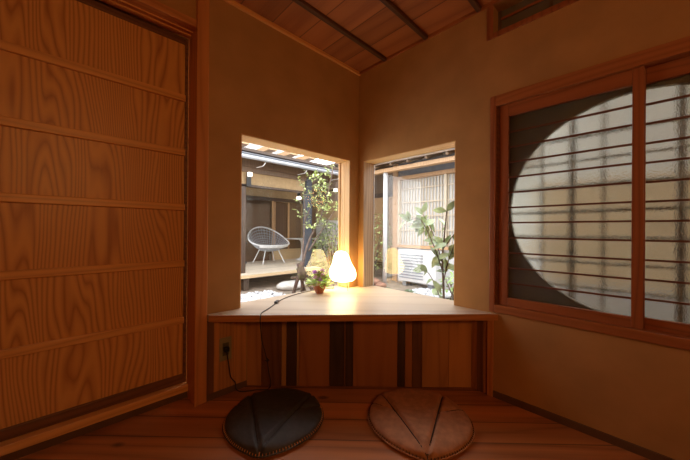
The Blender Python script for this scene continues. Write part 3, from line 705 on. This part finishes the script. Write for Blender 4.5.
# outdoor unit
ac = thing('outdoor_unit', 'white air conditioner outdoor unit with grey louvres by the white wall', 'air conditioner', (-2.8, -1.2, G))
ax0, ax1, ay0, ay1 = -2.96, -2.70, -1.50, -.74
def A_(name, a, b, m, bevel=0): return PL_(link(name, boxes((a, b)), m, bevel=bevel), ac)
A_('casing', (ax0, ay0, G+.07), (ax1, ay1, .60), M['white'], .012)
bm = bmesh.new()
for k in range(9): z = .085+k*.052; box(bm, (ax1, ay0+.03, z), (ax1+.012, ay1-.24, z+.016))
PL_(link('louvres', bm, M['aclouver']), ac)
A_('foot', (ax0+.02, ay0+.08, G-.012), (ax1-.02, ay0+.16, G+.07), M['aclouver']); A_('foot', (ax0+.02, ay1-.16, G-.012), (ax1-.02, ay1-.08, G+.07), M['aclouver'])

struct(bx('shading_eave', (-.85, 1.0, 2.36), (-.14, 4.4, 2.42), M['housewood']), 'unseen eave added to shade the garden wall behind the frosted sliding window', 'eave')  # added out of view to darken the wall behind the frosted panes
# fence beyond the frosted window
fw = thing('side_wall', 'garden wall with a pale top in place of sky, dimly seen through the frosted sliding window', 'garden wall', (-1.1, 2, G))
def F_(name, a, b, m): return PL_(link(name, boxes((a, b)), m), fw)
F_('wall_base', (-1.2, 1.05, G-.03), (-1.1, 4.5, .55), M['concrete'])
F_('wall_body', (-1.2, 1.05, .55), (-1.1, 4.5, 1.35), plain('sandy_wall', (.62, .50, .34), .9))
F_('sky_band', (-1.2, 1.05, 1.35), (-1.1, 4.5, 2.1), plain('pale_sky_stand_in', (.76, .77, .73), .9))  # pale section painted where the brighter overcast sky would show
F_('wall_cap', (-1.26, 1.0, 2.1), (-1.04, 4.5, 2.14), M['tile_shade_grey'])

# ------------------------------------------------------------------ garden tree with its support (left window)
gt = thing('garden_tree', 'slender young tree with light green leaves behind the crossed stakes', 'tree', (-.97, -2.13, G-.02))
bm = bmesh.new()
stems = [
 [(-.95, -2.13, -.06), (-.97, -2.14, .35), (-1.05, -2.1, .75), (-1.30, -2.05, 1.25), (-1.42, -2.0, 1.75), (-1.5, -2.0, 2.1)],
 [(-.97, -2.14, .25), (-.98, -2.15, .7), (-1.05, -2.2, 1.2), (-1.02, -2.2, 1.65)],
 [(-1.05, -2.1, .6), (-1.25, -2.0, .95), (-1.50, -1.95, 1.30), (-1.72, -1.9, 1.6)],
 [(-1.05, -2.2, 1.1), (-1.2, -2.2, 1.45), (-1.25, -2.2, 1.85)],
 [(-1.30, -2.05, 1.25), (-1.2, -2.0, 1.5), (-1.05, -2.0, 1.78)]]
pts_all = []
for i, st in enumerate(stems):
    sp = spline(st, 6); n_ = len(sp); r0 = (.026, .017, .015, .009, .009)[i]
    tube(bm, sp, [r0*(1-.72*k/n_) for k in range(n_)], 7); pts_all += [p for p in sp if p.z > .85]
twigs = []
for k in range(85):
    p = random.choice(pts_all); d = Vector((random.uniform(-1, 1), random.uniform(-1, 1), random.uniform(-.1, .9))).normalized(); q = p+d*random.uniform(.10, .24)
    tube(bm, [p, (p+q)/2+Vector((0, 0, .01)), q], [.004, .003, .002], 5); twigs.append((p, q))
PL_(link('trunk', bm, M['bark'], smooth=True), gt)
bm = bmesh.new()
for p, q in twigs:
    for k in range(9):
        t = random.uniform(.3, 1.05); c = p.lerp(q, t); d = Vector((random.uniform(-1, 1), random.uniform(-1, 1), random.uniform(-.5, .6)))
        leaf(bm, c, d, (random.uniform(-.4, .4), random.uniform(-.4, .4), 1), random.uniform(.035, .065), random.uniform(.02, .034))
PL_(link('foliage', bm, M['leaf_light']), gt)
sk = thing('tree_stakes', 'dark crossed wooden stakes bracing the young tree', 'stakes', (-.9, -2.05, G-.02))
for a, b in (((-.98, -2.10, -.065), (-.80, -2.02, .42)), ((-.76, -2.10, -.065), (-.84, -1.97, .45)), ((-1.06, -1.92, -.065), (-.86, -2.08, .30))):
    PL_(link('stake', tube(bmesh.new(), [a, b], .028, 8), M['stake'], smooth=True), sk)
PL_(link('binding', tube(bmesh.new(), [(-.90, -2.02, .20), (-.83, -2.02, .36)], .062, 10), M['stake'], smooth=True), sk)
PL_(link('cross_bar', tube(bmesh.new(), [(-.70, -2.06, .21), (-1.30, -2.02, .23)], .022, 8), M['stake'], smooth=True), sk)

# ------------------------------------------------------------------ large-leaved plant outside the right window
bp_ = thing('broad_leaf_plant', 'broad-leaved shrub with dark stem close outside the right garden window', 'shrub', (-.62, .45, G-.02))
bm = bmesh.new(); lf = bmesh.new()
br = [
 [(-.62, .46, -.06), (-.62, .46, .35), (-.61, .45, .70), (-.60, .47, .90), (-.58, .50, 1.12)],
 [(-.61, .45, .66), (-.66, .36, .85), (-.70, .26, 1.02), (-.74, .16, 1.13)],
 [(-.62, .46, .28), (-.64, .34, .50), (-.66, .24, .60)],
 [(-.61, .46, .80), (-.60, .54, .90), (-.60, .62, 1.0)],
 [(-.62, .46, .20), (-.62, .54, .42), (-.60, .60, .60)],
 [(-.70, .26, 1.02), (-.72, .20, 1.00), (-.76, .08, 1.02)],
 [(-.61, .45, .60), (-.62, .34, .86), (-.64, .20, 1.06), (-.66, .04, 1.04)],
 [(-.61, .46, .50), (-.58, .52, .70), (-.56, .58, .84)]]
tips = []
for i, st in enumerate(br):
    sp = spline(st, 5); n_ = len(sp); tube(bm, sp, [(.012 if i == 0 else .0055)*(1-.6*k/n_) for k in range(n_)], 7)
    for k in range(2 if i else 9, n_, 3 if i else 4): tips.append((sp[k], (sp[k]-sp[k-1]).normalized()))
    tips.append((sp[-1], (sp[-1]-sp[-2]).normalized()))
PL_(link('stem', bm, M['bark'], smooth=True), bp_)
for p, d in tips:
    for j in range(2):
        side = Vector((random.uniform(-.4, .4), random.uniform(-1, 1), random.uniform(-.9, .5)))
        leaf(lf, p, d*.4+side, (random.uniform(.2, 1.2), random.uniform(.2, 1.2), random.uniform(.2, 1)), random.uniform(.10, .14), random.uniform(.05, .068), .35)
PL_(link('foliage', lf, [M['leaf_gloss']]), bp_)

def shrub(name, label, x, y, rx, ry, h, n, m, L=.07, z0=G-.015, group=None):
    t = thing(name, label, 'shrub', (x, y, z0), group)
    bm = bmesh.new()
    for k in range(7):
        a = random.uniform(0, 6.28); tube(bm, [(0, 0, 0), (rx*.25*math.cos(a), ry*.25*math.sin(a), h*.4), (rx*.6*math.cos(a), ry*.6*math.sin(a), h*.85)], [.012, .008, .003], 5)
    link('stems', bm, M['bark'], t)
    bm = bmesh.new()
    for k in range(n):
        a = random.uniform(0, 6.28); el = math.acos(random.uniform(-1, 1)); r = random.uniform(.45, 1)**.5
        c = Vector((rx*r*math.sin(el)*math.cos(a), ry*r*math.sin(el)*math.sin(a), max(.075, h*.52+h*.48*r*math.cos(el))))
        leaf(bm, c, (math.cos(a)+random.uniform(-.8, .8), math.sin(a)+random.uniform(-.8, .8), random.uniform(-.5, .7)), (0, 0, 1), L*random.uniform(.7, 1.2), L*.45, .25)
    link('foliage', bm, m, t); return t
shrub('garden_shrub', 'tall pale green shrub behind the white pole', -3.05, -2.40, .42, .38, 1.42, 620, M['leaf_light'], .085)
shrub('garden_shrub', 'light green shrub in the far corner behind the young tree', -2.65, -3.35, .55, .45, 1.0, 620, M['leaf_light'], .085)
shrub('garden_shrub', 'grey-green bush behind the young tree against the white wall', -3.6, -4.3, .5, .45, 1.35, 480, M['leaf_mid'], .10)
shrub('garden_shrub', 'low dark-leaved plant on the ground before the outdoor unit', -1.78, -.82, .17, .20, .14, 42, M['leaf_dark'], .11)
shrub('garden_shrub', 'small green plant on the ground at the foot of the white wall', -2.1, -.12, .24, .24, .42, 110, M['leaf_mid'], .09)
# reddish rock edging
for k, (x, y, r) in enumerate(((-2.34, -1.80, .12), (-2.20, -1.52, .10), (-2.44, -2.06, .11), (-2.02, -1.72, .07))):
    bm = bmesh.new(); bmesh.ops.create_icosphere(bm, subdivisions=3, radius=r)
    for v in bm.verts: v.co *= 1+.25*noise.noise(v.co*9+Vector((k, 0, 0))); v.co.z *= .6
    tag(link('garden_rock', bm, plain('rock_%d' % k, ((.30, .16, .11) if k < 2 else (.25, .25, .26)), .9, var=.2), smooth=True, loc=(x, y, G+r*.35)),
        ['reddish-brown rock between the white pole and the pale shrub', 'reddish-brown rock nearest the outdoor unit', 'grey rock at the foot of the pale shrub', 'small grey rock before the reddish rocks'][k], 'rock', 'rocks at the foot of the white pole')

# ------------------------------------------------------------------ light
wd = bpy.data.worlds.new('overcast_sky'); S.world = wd; wd.use_nodes = True
nt = wd.node_tree; bg = nt.nodes['Background']
tc = N(nt, 'ShaderNodeTexCoord'); sp_ = N(nt, 'ShaderNodeSeparateXYZ'); nt.links.new(tc.outputs['Generated'], sp_.inputs[0])
r = ramp(nt, [(0, (.76, .76, .76)), (.5, (.90, .91, .93)), (1, (.98, .99, 1))]); nt.links.new(sp_.outputs['Z'], r.inputs[0]); nt.links.new(r.outputs[0], bg.inputs[0])
bg.inputs[1].default_value = 5.4
def area(name, loc, target, size, power, col):
    l = bpy.data.lights.new(name, 'AREA'); l.shape = 'DISK'; l.size = size; l.energy = power; l.color = col
    o = bpy.data.objects.new(name, l); C.objects.link(o); o.location = loc
    o.rotation_euler = (Vector(target)-Vector(loc)).to_track_quat('-Z', 'Y').to_euler(); return o
area('room_lamp', (1.9, 3.0, 1.65), (1.0, .2, .95),   .5, 12.5, (1, .47, .15))

# ------------------------------------------------------------------ camera
cam = bpy.data.cameras.new('camera'); co = bpy.data.objects.new('camera', cam); C.objects.link(co); S.camera = co
yaw, pit, rol, fpx = .802, .0009, .0074, 285.8
fw_ = Vector((-math.cos(yaw)*math.cos(pit), -math.sin(yaw)*math.cos(pit), math.sin(pit)))
r_ = fw_.cross(Vector((0, 0, 1))).normalized(); u_ = r_.cross(fw_)
r2 = r_*math.cos(rol)+u_*math.sin(rol); u2 = -r_*math.sin(rol)+u_*math.cos(rol)
co.matrix_world = Matrix(((r2.x, u2.x, -fw_.x, 1.7626), (r2.y, u2.y, -fw_.y, 1.6625), (r2.z, u2.z, -fw_.z, .95), (0, 0, 0, 1)))
cam.sensor_width = 36; cam.lens = fpx*36/690; cam.clip_start = .02; cam.clip_end = 100
S.view_settings.view_transform = 'Standard'; S.view_settings.look = 'None'; S.view_settings.gamma = 1; S.view_settings.exposure = 0
